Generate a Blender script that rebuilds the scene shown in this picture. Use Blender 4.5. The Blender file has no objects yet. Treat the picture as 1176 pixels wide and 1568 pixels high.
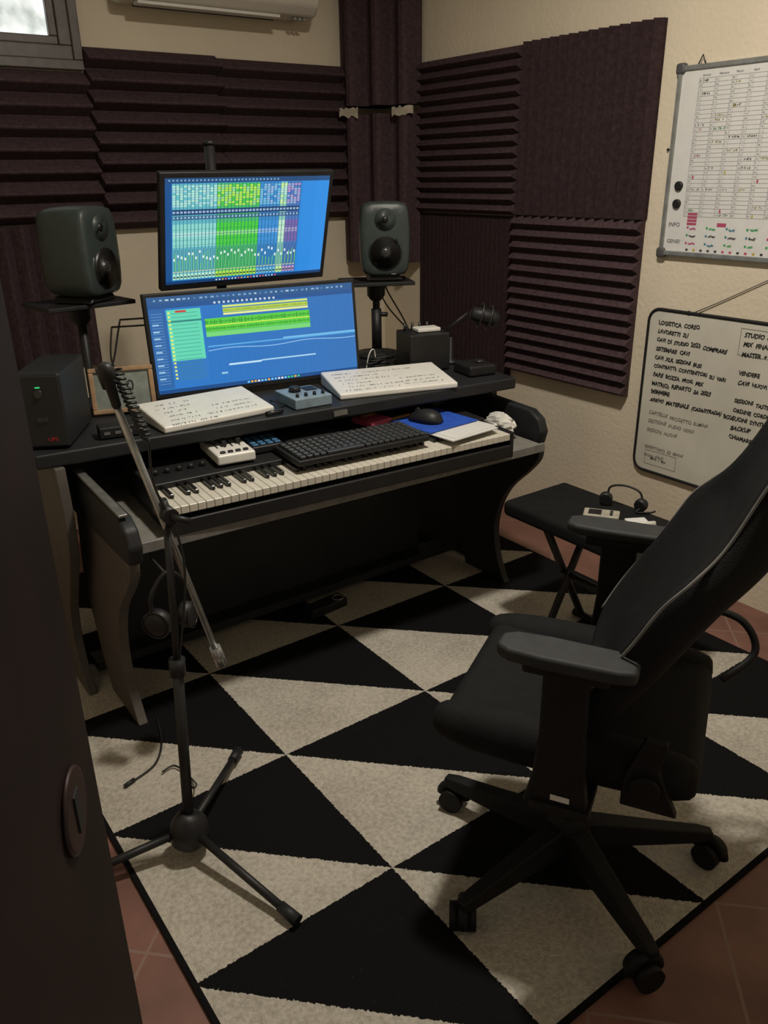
import bpy, math, random
from mathutils import Matrix, Vector
R=math.radians
random.seed(7)
# ---------------------------------------------------------------- materials
def M(name,col,rough=.55,metal=0,var=.2,scale=30,bump=0,bscale=None,spec=.5,emis=0,speck=0):
    m=bpy.data.materials.new(name); m.use_nodes=True; nt=m.node_tree; N=nt.nodes; L=nt.links
    b=N['Principled BSDF']; b.inputs['Roughness'].default_value=rough; b.inputs['Metallic'].default_value=metal
    b.inputs['Specular IOR Level'].default_value=spec
    tc=N.new('ShaderNodeTexCoord'); nz=N.new('ShaderNodeTexNoise'); nz.inputs['Scale'].default_value=scale; nz.inputs['Detail'].default_value=5
    L.new(tc.outputs['Object'],nz.inputs['Vector'])
    cr=N.new('ShaderNodeValToRGB'); cr.color_ramp.elements[0].position=.3; cr.color_ramp.elements[1].position=.7
    cr.color_ramp.elements[0].color=(*[c*(1-var) for c in col],1); cr.color_ramp.elements[1].color=(*[min(1,c*(1+var)) for c in col],1)
    L.new(nz.outputs['Fac'],cr.inputs['Fac']); out=cr.outputs['Color']
    if speck:
        n2=N.new('ShaderNodeTexVoronoi'); n2.inputs['Scale'].default_value=70; L.new(tc.outputs['Object'],n2.inputs['Vector'])
        c2=N.new('ShaderNodeValToRGB'); c2.color_ramp.elements[0].position=.0; c2.color_ramp.elements[0].color=(1,1,1,1); c2.color_ramp.elements[1].position=.09; c2.color_ramp.elements[1].color=(0,0,0,1)
        L.new(n2.outputs['Distance'],c2.inputs['Fac'])
        mx=N.new('ShaderNodeMixRGB'); mx.inputs[2].default_value=(speck,speck*.9,speck*.9,1); L.new(c2.outputs[0],mx.inputs[0]); L.new(out,mx.inputs[1]); out=mx.outputs[0]
    L.new(out,b.inputs['Base Color'])
    if bump:
        n3=N.new('ShaderNodeTexNoise'); n3.inputs['Scale'].default_value=bscale or scale*4; n3.inputs['Detail'].default_value=6; L.new(tc.outputs['Object'],n3.inputs['Vector'])
        bp=N.new('ShaderNodeBump'); bp.inputs['Strength'].default_value=bump; bp.inputs['Distance'].default_value=.01; L.new(n3.outputs['Fac'],bp.inputs['Height']); L.new(bp.outputs[0],b.inputs['Normal'])
    if emis:
        L.new(out,b.inputs['Emission Color']); b.inputs['Emission Strength'].default_value=emis
    return m
def vcol(name,emis):
    m=bpy.data.materials.new(name); m.use_nodes=True; nt=m.node_tree; N=nt.nodes; L=nt.links
    b=N['Principled BSDF']; a=N.new('ShaderNodeAttribute'); a.attribute_name='Col'
    if emis:
        b.inputs['Base Color'].default_value=(.01,.01,.01,1); b.inputs['Roughness'].default_value=.3
        L.new(a.outputs['Color'],b.inputs['Emission Color']); b.inputs['Emission Strength'].default_value=emis
    else:
        L.new(a.outputs['Color'],b.inputs['Base Color']); b.inputs['Roughness'].default_value=.6
    return m
cream=M('cream_plaster',(.69,.61,.47),.9,var=.05,scale=3,bump=.25,bscale=60)
ceilm=M('ceiling_paint',(.7,.66,.58),.9,var=.03,scale=3)
foam=M('acoustic_foam',(.080,.053,.059),1,var=.25,scale=60,bump=.6,bscale=300,spec=.1,speck=.35)
foamd=M('acoustic_foam_dark',(.045,.028,.031),1,var=.25,scale=60,bump=.6,bscale=300,spec=.1,speck=.2)
blk=M('black_plastic',(.012,.012,.013),.5,var=.2,spec=.4)
blkm=M('matte_black_laminate',(.014,.015,.017),.55,var=.25,scale=12,spec=.4)
deskside=M('grey_laminate_panel',(.085,.076,.066),.6,var=.15,scale=10)
leather=M('black_leather',(.007,.0072,.0075),.75,bump=.3,bscale=400,spec=.2)
chairp=M('chair_black_nylon',(.007,.007,.0075),.6,spec=.25)
armm=M('soft_arm_pad',(.022,.024,.024),.65,spec=.35)
gry=M('grey_metal',(.28,.28,.27),.4,metal=.7)
lgry=M('light_edge',(.30,.29,.27),.5)
spk=M('speaker_enclosure',(.032,.044,.042),.45,var=.1)
cone=M('speaker_cone',(.006,.006,.006),.4)
dome=M('speaker_dome',(.03,.03,.03),.3)
white=M('white_plastic',(.70,.69,.64),.4,var=.04)
paper=M('whiteboard_sheet',(.68,.68,.66),.35,var=.03)
ivory=M('piano_white_keys',(.58,.55,.47),.35,var=.05)
keyblk=M('black_keys',(.008,.008,.008),.3)
bluepad=M('blue_mousepad',(.012,.07,.42),.7)
pink=M('pink_card',(.55,.08,.16),.7); orange=M('orange_trim',(.7,.35,.08),.7)
bluec=M('blue_pads',(.03,.12,.25),.4)
wood=M('light_wood',(.35,.22,.12),.5)
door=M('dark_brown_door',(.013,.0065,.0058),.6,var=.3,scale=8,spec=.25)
winf=M('window_frame_aluminium',(.10,.085,.08),.4)
steel=M('dark_steel',(.05,.05,.05),.35,metal=.6)
boomm=M('satin_boom_metal',(.38,.38,.37),.33,metal=.8)
lcd=M('lcd_grey',(.22,.25,.22),.3)
frost=M('frosted_glass_painted_glow',(.60,.72,.66),.3,var=.6,scale=9,emis=1.2)  # mottled glow put into the glass colour in place of daylight outside
lampm=M('lamp_diffuser',(1,.95,.85),.5,var=0,emis=6)
ink=vcol('marker_ink',0); scr=vcol('screen_pixels',1.0)
acm=M('ac_plastic',(.62,.58,.50),.4,var=.03)
cable=M('cable_rubber',(.012,.012,.012),.5)
def terracotta():
    m=M('terracotta_tiles',(.18,.085,.063),.55,var=.35,scale=4,bump=.15); nt=m.node_tree; N=nt.nodes; L=nt.links; b=N['Principled BSDF']
    src=b.inputs['Base Color'].links[0].from_socket
    tc=N.new('ShaderNodeTexCoord'); mp=N.new('ShaderNodeMapping'); mp.inputs['Rotation'].default_value=(0,0,R(45)); L.new(tc.outputs['Object'],mp.inputs['Vector'])
    br=N.new('ShaderNodeTexBrick'); br.offset=0; br.inputs['Scale'].default_value=1; br.inputs['Brick Width'].default_value=.3; br.inputs['Row Height'].default_value=.3; br.inputs['Mortar Size'].default_value=.004
    br.inputs['Mortar Smooth'].default_value=.3
    L.new(mp.outputs[0],br.inputs['Vector']); br.inputs['Mortar'].default_value=(.22,.14,.11,1)
    L.new(src,br.inputs['Color1']); L.new(src,br.inputs['Color2']); L.new(br.outputs['Color'],b.inputs['Base Color'])
    return m
terr=terracotta()
RX0,RY0,CELL=-2.29,-2.965,.4975
def rugmat():
    m=bpy.data.materials.new('triangle_rug_pile'); m.use_nodes=True; nt=m.node_tree; N=nt.nodes; L=nt.links; b=N['Principled BSDF']; b.inputs['Roughness'].default_value=1; b.inputs['Specular IOR Level'].default_value=.1
    tc=N.new('ShaderNodeTexCoord')
    nz=N.new('ShaderNodeTexNoise'); nz.inputs['Scale'].default_value=160; L.new(tc.outputs['Object'],nz.inputs['Vector'])
    sep=N.new('ShaderNodeSeparateXYZ'); L.new(tc.outputs['Object'],sep.inputs[0])
    def mth(op,a,b2=None):
        n=N.new('ShaderNodeMath'); n.operation=op
        for i,v in enumerate((a,b2)):
            if v is None: continue
            if isinstance(v,(int,float)): n.inputs[i].default_value=v
            else: L.new(v,n.inputs[i])
        return n.outputs[0]
    jit=mth('MULTIPLY',mth('SUBTRACT',nz.outputs['Fac'],.5),.018)
    fx=mth('FRACT',mth('ADD',mth('DIVIDE',sep.outputs[0],CELL),jit)); fy=mth('FRACT',mth('ADD',mth('DIVIDE',sep.outputs[1],CELL),jit))
    k=mth('GREATER_THAN',mth('ADD',fx,fy),1.0)
    bx=mth('MINIMUM',sep.outputs[0],mth('SUBTRACT',4*CELL,sep.outputs[0])); by=mth('MINIMUM',sep.outputs[1],mth('SUBTRACT',5*CELL,sep.outputs[1]))
    edge=mth('LESS_THAN',mth('MINIMUM',bx,by),.012); k=mth('MAXIMUM',k,edge)
    n2=N.new('ShaderNodeTexNoise'); n2.inputs['Scale'].default_value=95; n2.inputs['Detail'].default_value=8; L.new(tc.outputs['Object'],n2.inputs['Vector'])
    n5=N.new('ShaderNodeTexNoise'); n5.inputs['Scale'].default_value=5; n5.inputs['Detail'].default_value=3; L.new(tc.outputs['Object'],n5.inputs['Vector'])
    mixn=mth('ADD',mth('MULTIPLY',n2.outputs['Fac'],.65),mth('MULTIPLY',n5.outputs['Fac'],.35))
    cw=N.new('ShaderNodeValToRGB'); cw.color_ramp.elements[0].position=.36; cw.color_ramp.elements[0].color=(.37,.34,.285,1); cw.color_ramp.elements[1].position=.60; cw.color_ramp.elements[1].color=(.55,.515,.44,1); L.new(mixn,cw.inputs[0])
    vo=N.new('ShaderNodeTexVoronoi'); vo.inputs['Scale'].default_value=40; L.new(tc.outputs['Object'],vo.inputs['Vector'])
    cs=N.new('ShaderNodeValToRGB'); cs.color_ramp.elements[0].color=(.14,.13,.12,1); cs.color_ramp.elements[1].position=.05; cs.color_ramp.elements[1].color=(.008,.008,.0085,1); L.new(vo.outputs['Distance'],cs.inputs[0])
    mx=N.new('ShaderNodeMixRGB'); L.new(k,mx.inputs[0]); L.new(cw.outputs[0],mx.inputs[1]); L.new(cs.outputs[0],mx.inputs[2]); L.new(mx.outputs[0],b.inputs['Base Color'])
    bp=N.new('ShaderNodeBump'); bp.inputs['Strength'].default_value=.6; bp.inputs['Distance'].default_value=.01; n3=N.new('ShaderNodeTexNoise'); n3.inputs['Scale'].default_value=220; n3.inputs['Detail'].default_value=4; L.new(tc.outputs['Object'],n3.inputs['Vector']); L.new(n3.outputs['Fac'],bp.inputs['Height']); L.new(bp.outputs[0],b.inputs['Normal'])
    return m
# ---------------------------------------------------------------- mesh builder
def grp(name,loc=(0,0,0),rz=0):
    e=bpy.data.objects.new(name,None); e.empty_display_size=.1; e.location=loc; e.rotation_euler=(0,0,R(rz)); bpy.context.collection.objects.link(e)
    return e
def em(e): return Matrix.Translation(e.location)@Matrix.Rotation(e.rotation_euler.z,4,'Z')
class B:
    def __init__(s): s.v=[];s.f=[];s.m=[];s.s=[];s.c=[]
    def add(s,vs,fs,mi=0,sm=False,col=(1,1,1),T=None):
        o=len(s.v)
        for p in vs:
            p=Vector(p); s.v.append(T@p if T else p)
        for f in fs: s.f.append([i+o for i in f]); s.m.append(mi); s.s.append(sm); s.c.append(col)
        return s
    def box(s,c,d,mi=0,T=None,col=(1,1,1)):
        x,y,z=[k/2 for k in d]; cx,cy,cz=c
        vs=[(cx+a*x,cy+b*y,cz+e*z) for e in(-1,1) for b in(-1,1) for a in(-1,1)]
        return s.add(vs,[(0,2,3,1),(4,5,7,6),(0,1,5,4),(2,6,7,3),(0,4,6,2),(1,3,7,5)],mi,False,col,T)
    def quad(s,a,b,c,d,mi=0,col=(1,1,1),T=None): return s.add([a,b,c,d],[(0,1,2,3)],mi,False,col,T)
    def cyl(s,p,q,r,r2=None,n=20,mi=0,T=None,cap=True):
        return s.tube([p,q],[r,r if r2 is None else r2],n,mi,T,cap)
    def tube(s,pts,r,n=10,mi=0,T=None,cap=True):
        pts=[Vector(p) for p in pts]
        if not isinstance(r,(list,tuple)): r=[r]*len(pts)
        vs=[];u=None
        for i,p in enumerate(pts):
            d=(pts[min(i+1,len(pts)-1)]-pts[max(i-1,0)]).normalized()
            if u is None: u=d.orthogonal().normalized()
            else: u=(u-d*u.dot(d)).normalized()
            w=d.cross(u)
            for k in range(n):
                a=2*math.pi*k/n; vs.append(p+(u*math.cos(a)+w*math.sin(a))*r[i])
        fs=[]
        for i in range(len(pts)-1):
            for k in range(n):
                k2=(k+1)%n; fs.append((i*n+k,i*n+k2,(i+1)*n+k2,(i+1)*n+k))
        s.add(vs,fs,mi,True,(1,1,1),T)
        if cap:
            o=len(s.v)-len(vs); s.f.append([o+k for k in range(n)][::-1]); s.f.append([len(s.v)-n+k for k in range(n)]); s.m+=[mi,mi]; s.s+=[False]*2; s.c+=[(1,1,1)]*2
        return s
    def torus(s,c,nrm,R1,r,n=32,m=10,mi=0,T=None):
        nrm=Vector(nrm).normalized(); u=nrm.orthogonal().normalized(); w=nrm.cross(u); c=Vector(c); vs=[];fs=[]
        for i in range(n):
            a=2*math.pi*i/n; d=u*math.cos(a)+w*math.sin(a)
            for k in range(m):
                b=2*math.pi*k/m; vs.append(c+d*(R1+r*math.cos(b))+nrm*r*math.sin(b))
        for i in range(n):
            for k in range(m): fs.append((i*m+k,((i+1)%n)*m+k,((i+1)%n)*m+(k+1)%m,i*m+(k+1)%m))
        return s.add(vs,fs,mi,True,(1,1,1),T)
    def lathe(s,o,ax,prof,n=32,mi=0,T=None):
        o=Vector(o);ax=Vector(ax).normalized()
        return s.tube([o+ax*h for h,_ in prof],[max(r,.0003) for _,r in prof],n,mi,T)
    def prism(s,poly,axis,a,b,mi=0,T=None,sm=False):
        def P(u,v,w):
            return {'x':(w,u,v),'y':(u,w,v),'z':(u,v,w)}[axis]
        n=len(poly); vs=[P(u,v,a) for u,v in poly]+[P(u,v,b) for u,v in poly]
        fs=[tuple(range(n))[::-1],tuple(range(n,2*n))]+[(i,(i+1)%n,n+(i+1)%n,n+i) for i in range(n)]
        return s.add(vs,fs,mi,sm,(1,1,1),T)
    def loft(s,rings,mi=0,sm=True,T=None):
        n=len(rings[0]); vs=[p for r in rings for p in r]; fs=[]
        for i in range(len(rings)-1):
            for k in range(n): k2=(k+1)%n; fs.append((i*n+k,i*n+k2,(i+1)*n+k2,(i+1)*n+k))
        fs.append(tuple(range(n))[::-1]); fs.append(tuple(range(len(vs)-n,len(vs))))
        return s.add(vs,fs,mi,sm,(1,1,1),T)
    def out(s,name,mats,parent=None,bevel=0,seg=3,sub=0,world=False,top=None):
        me=bpy.data.meshes.new(name); vs=s.v
        if parent is not None and world:
            inv=em(parent).inverted(); vs=[inv@v for v in vs]
        me.from_pydata([tuple(v) for v in vs],[],s.f)
        if not isinstance(mats,(list,tuple)): mats=[mats]
        for m in mats: me.materials.append(m)
        for i,p in enumerate(me.polygons): p.material_index=min(s.m[i],len(mats)-1); p.use_smooth=s.s[i]
        if any(m in(ink,scr) for m in mats):
            ca=me.color_attributes.new('Col','FLOAT_COLOR','CORNER'); k=0
            for i,p in enumerate(me.polygons):
                for _ in p.vertices: ca.data[k].color=(*s.c[i],1); k+=1
        import bmesh
        bm=bmesh.new(); bm.from_mesh(me)
        if not any(m in(ink,scr) for m in mats): bmesh.ops.recalc_face_normals(bm,faces=bm.faces)
        bm.to_mesh(me); bm.free()
        ob=bpy.data.objects.new(name,me); bpy.context.collection.objects.link(ob)
        if parent is not None: ob.parent=parent
        if bevel:
            md=ob.modifiers.new('bevel','BEVEL'); md.width=bevel; md.segments=seg; md.limit_method='ANGLE'; md.angle_limit=R(35)
            if bevel>=.008:
                for p in me.polygons: p.use_smooth=True
                wn=ob.modifiers.new('wn','WEIGHTED_NORMAL'); wn.keep_sharp=False
        if sub:
            md=ob.modifiers.new('sub','SUBSURF'); md.levels=sub; md.render_levels=sub
            for p in me.polygons: p.use_smooth=True
        return ob
def smooth_path(pts,n=8):
    P=[Vector(p) for p in pts]; out=[]
    for i in range(len(P)-1):
        a=P[max(i-1,0)];b=P[i];c=P[i+1];d=P[min(i+2,len(P)-1)]
        for k in range(n):
            t=k/n; out.append(.5*((2*b)+(c-a)*t+(2*a-5*b+4*c-d)*t*t+(3*b-a-3*c+d)*t**3))
    out.append(P[-1]); return out
def sRGB(r,g,b):
    f=lambda c:(c/255/12.92) if c/255<.04045 else ((c/255+.055)/1.055)**2.4
    return (f(r),f(g),f(b))
# ---------------------------------------------------------------- room
XL,YF,ZC=-3.0,-3.8,2.7
B().box(((XL)/2,YF/2,-.05),(-XL+.2,-YF+.2,.1)).out('floor',terr)
B().box(((XL)/2,YF/2,ZC+.05),(-XL+.2,-YF+.2,.1)).out('ceiling',ceilm)
w=B()
w.box((-.735,.05,ZC/2),(1.47,.1,ZC)); w.box((-2.675,.05,ZC/2),(.65,.1,ZC)); w.box((-1.91,.05,.95),(.88,.1,1.9)); w.box((-1.91,.05,2.625),(.88,.1,.15)); w.out('wall_back',cream)
B().box((.05,YF/2,ZC/2),(.1,-YF+.2,ZC)).out('wall_right',cream)
B().box((XL-.05,YF/2,ZC/2),(.1,-YF+.2,ZC)).out('wall_left',cream)
w=B(); w.box((-2.93,YF-.05,ZC/2),(.14,.1,ZC)); w.box((-1.0,YF-.05,ZC/2),(2.0,.1,ZC)); w.box((-2.43,YF-.05,2.4),(.86,.1,.6)); w.out('wall_front',cream)
# window
g=grp('window_1',(-1.91,0,1.90))
b=B()
def frame(b,x0,x1,z0,z1,t,y0,y1):
    b.box(((x0+x1)/2,(y0+y1)/2,z0+t/2),(x1-x0,y1-y0,t)); b.box(((x0+x1)/2,(y0+y1)/2,z1-t/2),(x1-x0,y1-y0,t))
    b.box((x0+t/2,(y0+y1)/2,(z0+z1)/2),(t,y1-y0,z1-z0-2*t)); b.box((x1-t/2,(y0+y1)/2,(z0+z1)/2),(t,y1-y0,z1-z0-2*t))
frame(b,-2.37,-1.455,1.885,2.56,.035,-.035,.0); frame(b,-2.33,-1.485,1.92,2.52,.05,-.02,.03); frame(b,-2.28,-1.535,1.97,2.47,.03,-.012,.02)
b.out('sash_frame',winf,g,bevel=.004,world=True)
B().box((-1.91,.012,2.22),(.72,.006,.47)).out('pane',frost,g,world=True)
# open door leaf
g=grp('door_1',(-2.86,-3.72,0),0)
dd=Vector((.36,.72,0)); L_=dd.length; ang=math.atan2(.72,.36)
T=Matrix.Translation((-2.86,-3.72,0))@Matrix.Rotation(ang,4,'Z')
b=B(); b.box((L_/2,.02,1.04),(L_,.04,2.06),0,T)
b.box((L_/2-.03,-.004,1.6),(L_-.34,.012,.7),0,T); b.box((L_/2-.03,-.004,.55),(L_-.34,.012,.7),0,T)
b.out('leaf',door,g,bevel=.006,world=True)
b=B(); b.lathe(T@Vector((L_-.085,0,1.05)),T.to_3x3()@Vector((0,-1,0)),[(0,.034),(.003,.034),(.004,.030)],32)
b.out('lock_rose',M('aged_bronze',(.030,.010,.008),.5,metal=.2),g,world=True)
b=B(); b.box((L_-.085,-.0045,1.05),(.014,.002,.034),0,T); b.out('keyhole',blk,g,world=True)
# ceiling lamp
LX,LY=-1.30,-2.30
g=grp('ceiling_light',(LX,LY,ZC))
b=B(); b.lathe((LX,LY,ZC-.001),(0,0,-1),[(0,.17),(.02,.17),(.025,.16)],40); b.out('lamp_body',white,g,world=True)
b=B(); b.lathe((LX,LY,ZC-.025),(0,0,-1),[(0,.15),(.02,.14),(.035,.10),(.04,.02)],40); b.out('diffuser',lampm,g,world=True)
# AC
g=grp('air_conditioner',(-.88,-.1,2.1))
b=B(); b.prism([(-.002,2.135),(-.09,2.115),(-.155,2.125),(-.19,2.16),(-.20,2.22),(-.20,2.36),(-.18,2.40),(-.002,2.41)],'x',-1.32,-.46,0); b.out('body',acm,g,bevel=.012,world=True)
b=B(); b.box((-.95,-.135,2.116),(.62,.055,.012)); b.box((-.95,-.10,2.112),(.62,.006,.01),1); b.out('louvre',[white,steel],g,bevel=.003,world=True)
b=B()
for i in range(3): b.box((-.56+.022*i,-.135,2.114),(.012,.03,.008))
b.out('indicator_panel',lgry,g,world=True)
# ---------------------------------------------------------------- foam
def foam_panel(wall,a0,a1,z0,z1,pitch,depth,vertical,mat=foam,gname='acoustic_foam_panel',sub='ridges',saw=.5):
    g=grp(gname,((a0+a1)/2,-.001,z0) if wall=='A' else (-.001,(a0+a1)/2,z0))
    lo,hi=(z0,z1) if not vertical else (a0,a1)
    n=max(1,round((hi-lo)/pitch)); p=(hi-lo)/n
    prof=[(lo,.001),(lo,.014)]
    for i in range(n):
        s0=lo+i*p; prof+= [(s0+p*.02,.018),(s0+p*saw-p*.06,depth-.004),(s0+p*saw,depth),(s0+p*saw+p*.08,depth-.003),(s0+p*.98,.018)]
    prof+=[(hi,.014),(hi,.001)]
    b=B()
    if wall=='A':
        if vertical: b.prism([(u,-d) for u,d in prof],'z',z0,z1)
        else: b.prism([(-d,u) for u,d in prof],'x',a0,a1)
    else:
        if vertical: b.prism([(-d,u) for u,d in prof],'z',z0,z1)
        else: b.prism([(-d,u) for u,d in prof],'y',a0,a1)
    b.out(sub,mat,g,world=True)
foam_panel('A',-.885,-.240,1.30,1.962,.0735,.080,False,saw=.42)
foam_panel('A',-1.452,-.89,1.295,1.97,.075,.086,False,saw=.42)
foam_panel('A',-2.13,-1.457,1.33,1.88,.0735,.080,False,saw=.42)
foam_panel('A',-2.78,-2.135,1.33,1.88,.0735,.080,False,saw=.42)
foam_panel('A',-1.98,-1.55,.75,1.325,.075,.06,True); foam_panel('A',-2.5,-1.99,.75,1.325,.075,.06,True)
foam_panel('B',-.98,-.335,1.325,1.96,.047,.052,False,saw=.38)
foam_panel('B',-.975,-.33,.60,1.32,.03,.022,True,foamd)
foam_panel('B',-1.64,-.985,1.33,1.965,.047,.045,True,foamd)
foam_panel('B',-1.635,-.98,.665,1.325,.047,.052,False,saw=.38)
def trap(z0,z1,name,torn=False):
    g=grp(name,(-.12,-.15,z0)); A=Vector((-.232,-.012)); Bp=Vector((-.012,-.330)); d=(Bp-A); L0=d.length; d.normalize(); nn=Vector((d.y,-d.x))
    if nn.dot(Vector((-1,-1)))<0: nn=-nn
    prof=[A]
    n=3
    for i in range(n):
        s0=L0*i/n; w0=L0/n
        for f,h in [(.0,.022),(.10,.03),(.35,.082),(.5,.09),(.65,.082),(.90,.03)]:
            prof.append(A+d*(s0+w0*f)+nn*h)
    prof.append(Bp+nn*.02); prof.append(Bp); prof.append(Vector((-.012,-.012)))
    b=B(); b.prism([tuple(p) for p in prof],'z',z0,z1); b.out('ridges',foam,g,world=True)
    if torn:
        # torn pale backing paper, bridging the joint over the outer ridges and tucked onto the foam at both ends
        b=B()
        for s0,s1 in((.012,.105),(L0-.115,L0-.012)):
            n=8; o=A+nn*.0915
            top=[(s0+(s1-s0)*i/n,z1+.030-random.uniform(0,.014)) for i in range(n+1)]; bot=[(s0+(s1-s0)*i/n,z1-.004-random.uniform(0,.018)) for i in range(n+1)]
            for i in range(n):
                q=[bot[i],bot[i+1],top[i+1],top[i]]
                vs=[]
                for k in(0,.003):
                    for u,z in q: p=o+d*u+nn*k; vs.append((p.x,p.y,z))
                b.add(vs,[(0,1,2,3),(7,6,5,4),(0,4,5,1),(2,6,7,3),(1,5,6,2),(0,3,7,4)])
        b.out('torn_paper_backing',M('torn_paper',(.42,.37,.29),.9),g,world=True)
trap(1.79,2.69,'corner_bass_trap'); trap(1.09,1.755,'corner_bass_trap',True)
# ---------------------------------------------------------------- handwriting / boards
def scribble(b,P,u0,u1,v,h,col,wd=.0018,dens=.8,slant=0):
    u=u0
    while u<u1:
        if random.random()>dens: u+=h*.7; continue
        lw=h*random.uniform(.45,.75); k=random.randint(2,4)
        pts=[(u+random.random()*lw,v+random.random()*h) for _ in range(k+1)]
        if random.random()<.5: pts[0]=(u,v);pts[1]=(u,v+h)
        for a,c in zip(pts,pts[1:]):
            dx,dy=c[0]-a[0],c[1]-a[1]; l=math.hypot(dx,dy)
            if l<1e-4: continue
            nx,ny=-dy/l*wd/2,dx/l*wd/2
            b.quad(P(a[0]+nx,a[1]+ny),P(a[0]-nx,a[1]-ny),P(c[0]-nx,c[1]-ny),P(c[0]+nx,c[1]+ny),0,col)
        u+=lw+h*.18
def rect(b,P,u0,v0,u1,v1,col): b.quad(P(u0,v0),P(u1,v0),P(u1,v1),P(u0,v1),0,col)
def tmesh(s,size,off=0,shear=0):
    c=bpy.data.curves.new('tmp','FONT'); c.body=s; c.size=size; c.offset=off; c.shear=shear; c.resolution_u=2; o=bpy.data.objects.new('tmp',c); bpy.context.collection.objects.link(o)
    dg=bpy.context.evaluated_depsgraph_get(); me=bpy.data.meshes.new_from_object(o.evaluated_get(dg)); bpy.data.objects.remove(o)
    return [(v.co.x,v.co.y) for v in me.vertices],[tuple(p.vertices) for p in me.polygons]
def text(s,size,P,col_mat,name,parent,world=True):
    v,f=tmesh(s,size); b=B(); b.add([P(*p) for p in v],f); return b.out(name,col_mat,parent,world=world)
def penline(b,P,u,v,s,h,col,bold):
    """hand-lettered line: each word its own size, slope and baseline"""
    for wd in s.split(' '):
        vs,fs=tmesh(wd,h*random.uniform(1.15,1.4),bold,random.uniform(-.1,.35))
        if not vs: continue
        sl=random.uniform(-.04,.05); dv=random.uniform(-.002,.002); mxu=max(p[0] for p in vs)
        wob=random.uniform(0,6)
        b.add([P(u+p[0]*.92,v+dv+p[1]+p[0]*sl+.0012*math.sin(p[0]*260+wob)) for p in vs],fs,0,False,col)
        u+=mxu*.92+h*.55
inkm=M('black_marker',(.015,.015,.018),.6)
# board 1 (year planner)
g=grp('year_planner_whiteboard',(-.012,-2.17,1.22)); y0,z0,W,Hh=-1.725,1.22,.92,.585
B().box((-.009,y0-W/2,z0+Hh/2),(.012,W,Hh)).out('board_face',paper,g,world=True)
b=B()
for c,d in [((-.011,y0-W/2,z0),(.02,W,.016)),((-.011,y0-W/2,z0+Hh),(.02,W,.016)),((-.011,y0,z0+Hh/2),(.02,.016,Hh)),((-.011,y0-W,z0+Hh/2),(.02,.016,Hh))]: b.box(c,d)
b.out('aluminium_frame',M('board_frame_alu',(.30,.31,.30),.35,metal=.5),g,bevel=.003,world=True)
b=B()
for yy in(y0,y0-W):
    for zz in(z0,z0+Hh): b.box((-.012,yy,zz),(.026,.036,.036))
b.out('corner_caps',M('corner_cap_grey',(.08,.08,.085),.4),g,bevel=.01,world=True)
P=lambda u,v:(-.0158,y0-u,z0+v)
b=B(); dk=(.03,.03,.035); lt=(.28,.29,.32)
gu0,gv0,gv1=.075,.125,.55; cw=.0595; n=13
for i in range(n+1): rect(b,P,gu0+i*cw-.0005,gv0,gu0+i*cw+.0005,gv1,lt)
for i in range(n): rect(b,P,gu0+i*cw+.014,gv0,gu0+i*cw+.0146,gv1,lt)
for i in range(33):
    v=gv0+(gv1-gv0)*i/32; rect(b,P,gu0,v-.0004,gu0+n*cw,v+.0004,lt)
months='January February March April May June July August September October November December Notes'.split()
for i in range(n):
    vs,fs=tmesh(months[i],.0095); b.add([P(gu0+i*cw+.012+p[0],gv1+.006+p[1]) for p in vs],fs,0,False,dk)
    for k in range(32):
        v=gv0+(gv1-gv0)*k/32+.003; scribble(b,P,gu0+i*cw+.003,gu0+i*cw+.009,v,.006,(.15,.15,.17),.0008,.95)
        if random.random()<.18: scribble(b,P,gu0+i*cw+.017,gu0+i*cw+random.uniform(.03,.055),v,.0075,random.choice([dk,dk,(.02,.25,.06),(.4,.03,.1),(.35,.3,.05)]),.0014,.9)
        if random.random()<.05: rect(b,P,gu0+i*cw+.017,v-.002,gu0+i*cw+.022,v+.008,random.choice([(.5,.4,.05),(.45,.03,.08)]))
pk=(.42,.07,.14)
for i in range(4): rect(b,P,gu0+.018,gv0-.028+i*.0105,gu0+.055,gv0-.020+i*.0105,pk)
rect(b,P,gu0+cw*2+.016,gv0-.03,gu0+cw*2+.05,gv0-.018,pk)
wl='studio reheat vocals gigs master teach rest edit mixing travel family rehearse'.split()
for i in range(9):
    for k in range(3):
        c=random.choice([(.02,.30,.08),(.02,.35,.08),(.03,.2,.3),(.45,.05,.2)])
        rect(b,P,.095+i*.075,.034+.026*k,.102+i*.075,.041+.026*k,c); penline(b,P,.106+i*.075,.032+.026*k,random.choice(wl)[:6],.009,dk if k%2 else c,.0004)
for i in range(28):
    u=.1+i*.028; rect(b,P,u,.012,u+.009,.019,random.choice([(.02,.3,.08),(.5,.06,.15),(.5,.35,.03),(.03,.03,.03)]))
b.out('calendar_markings',ink,g,world=True)
text('INFO',.02,lambda u,v:(-.0158,y0-.02-u,z0+.09+v),inkm,'info_label',g)
text('GENIE?',.018,lambda u,v:(-.0158,y0-.02-u,z0+.035+v),inkm,'note_label',g)
b=B()
for zz in(1.443,1.385): b.lathe((-.015,y0-.045,zz),(-1,0,0),[(0,.015),(.008,.015),(.01,.012)],24)
b.out('round_magnets',blk,g,world=True)
b=B(); b.tube([(-.012,y0-.06,z0+Hh+.005),(-.012,y0-.075,z0+Hh+.035),(-.012,y0-.09,z0+Hh+.005)],.0025,8); b.out('hanger_loop',steel,g,world=True)
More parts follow.
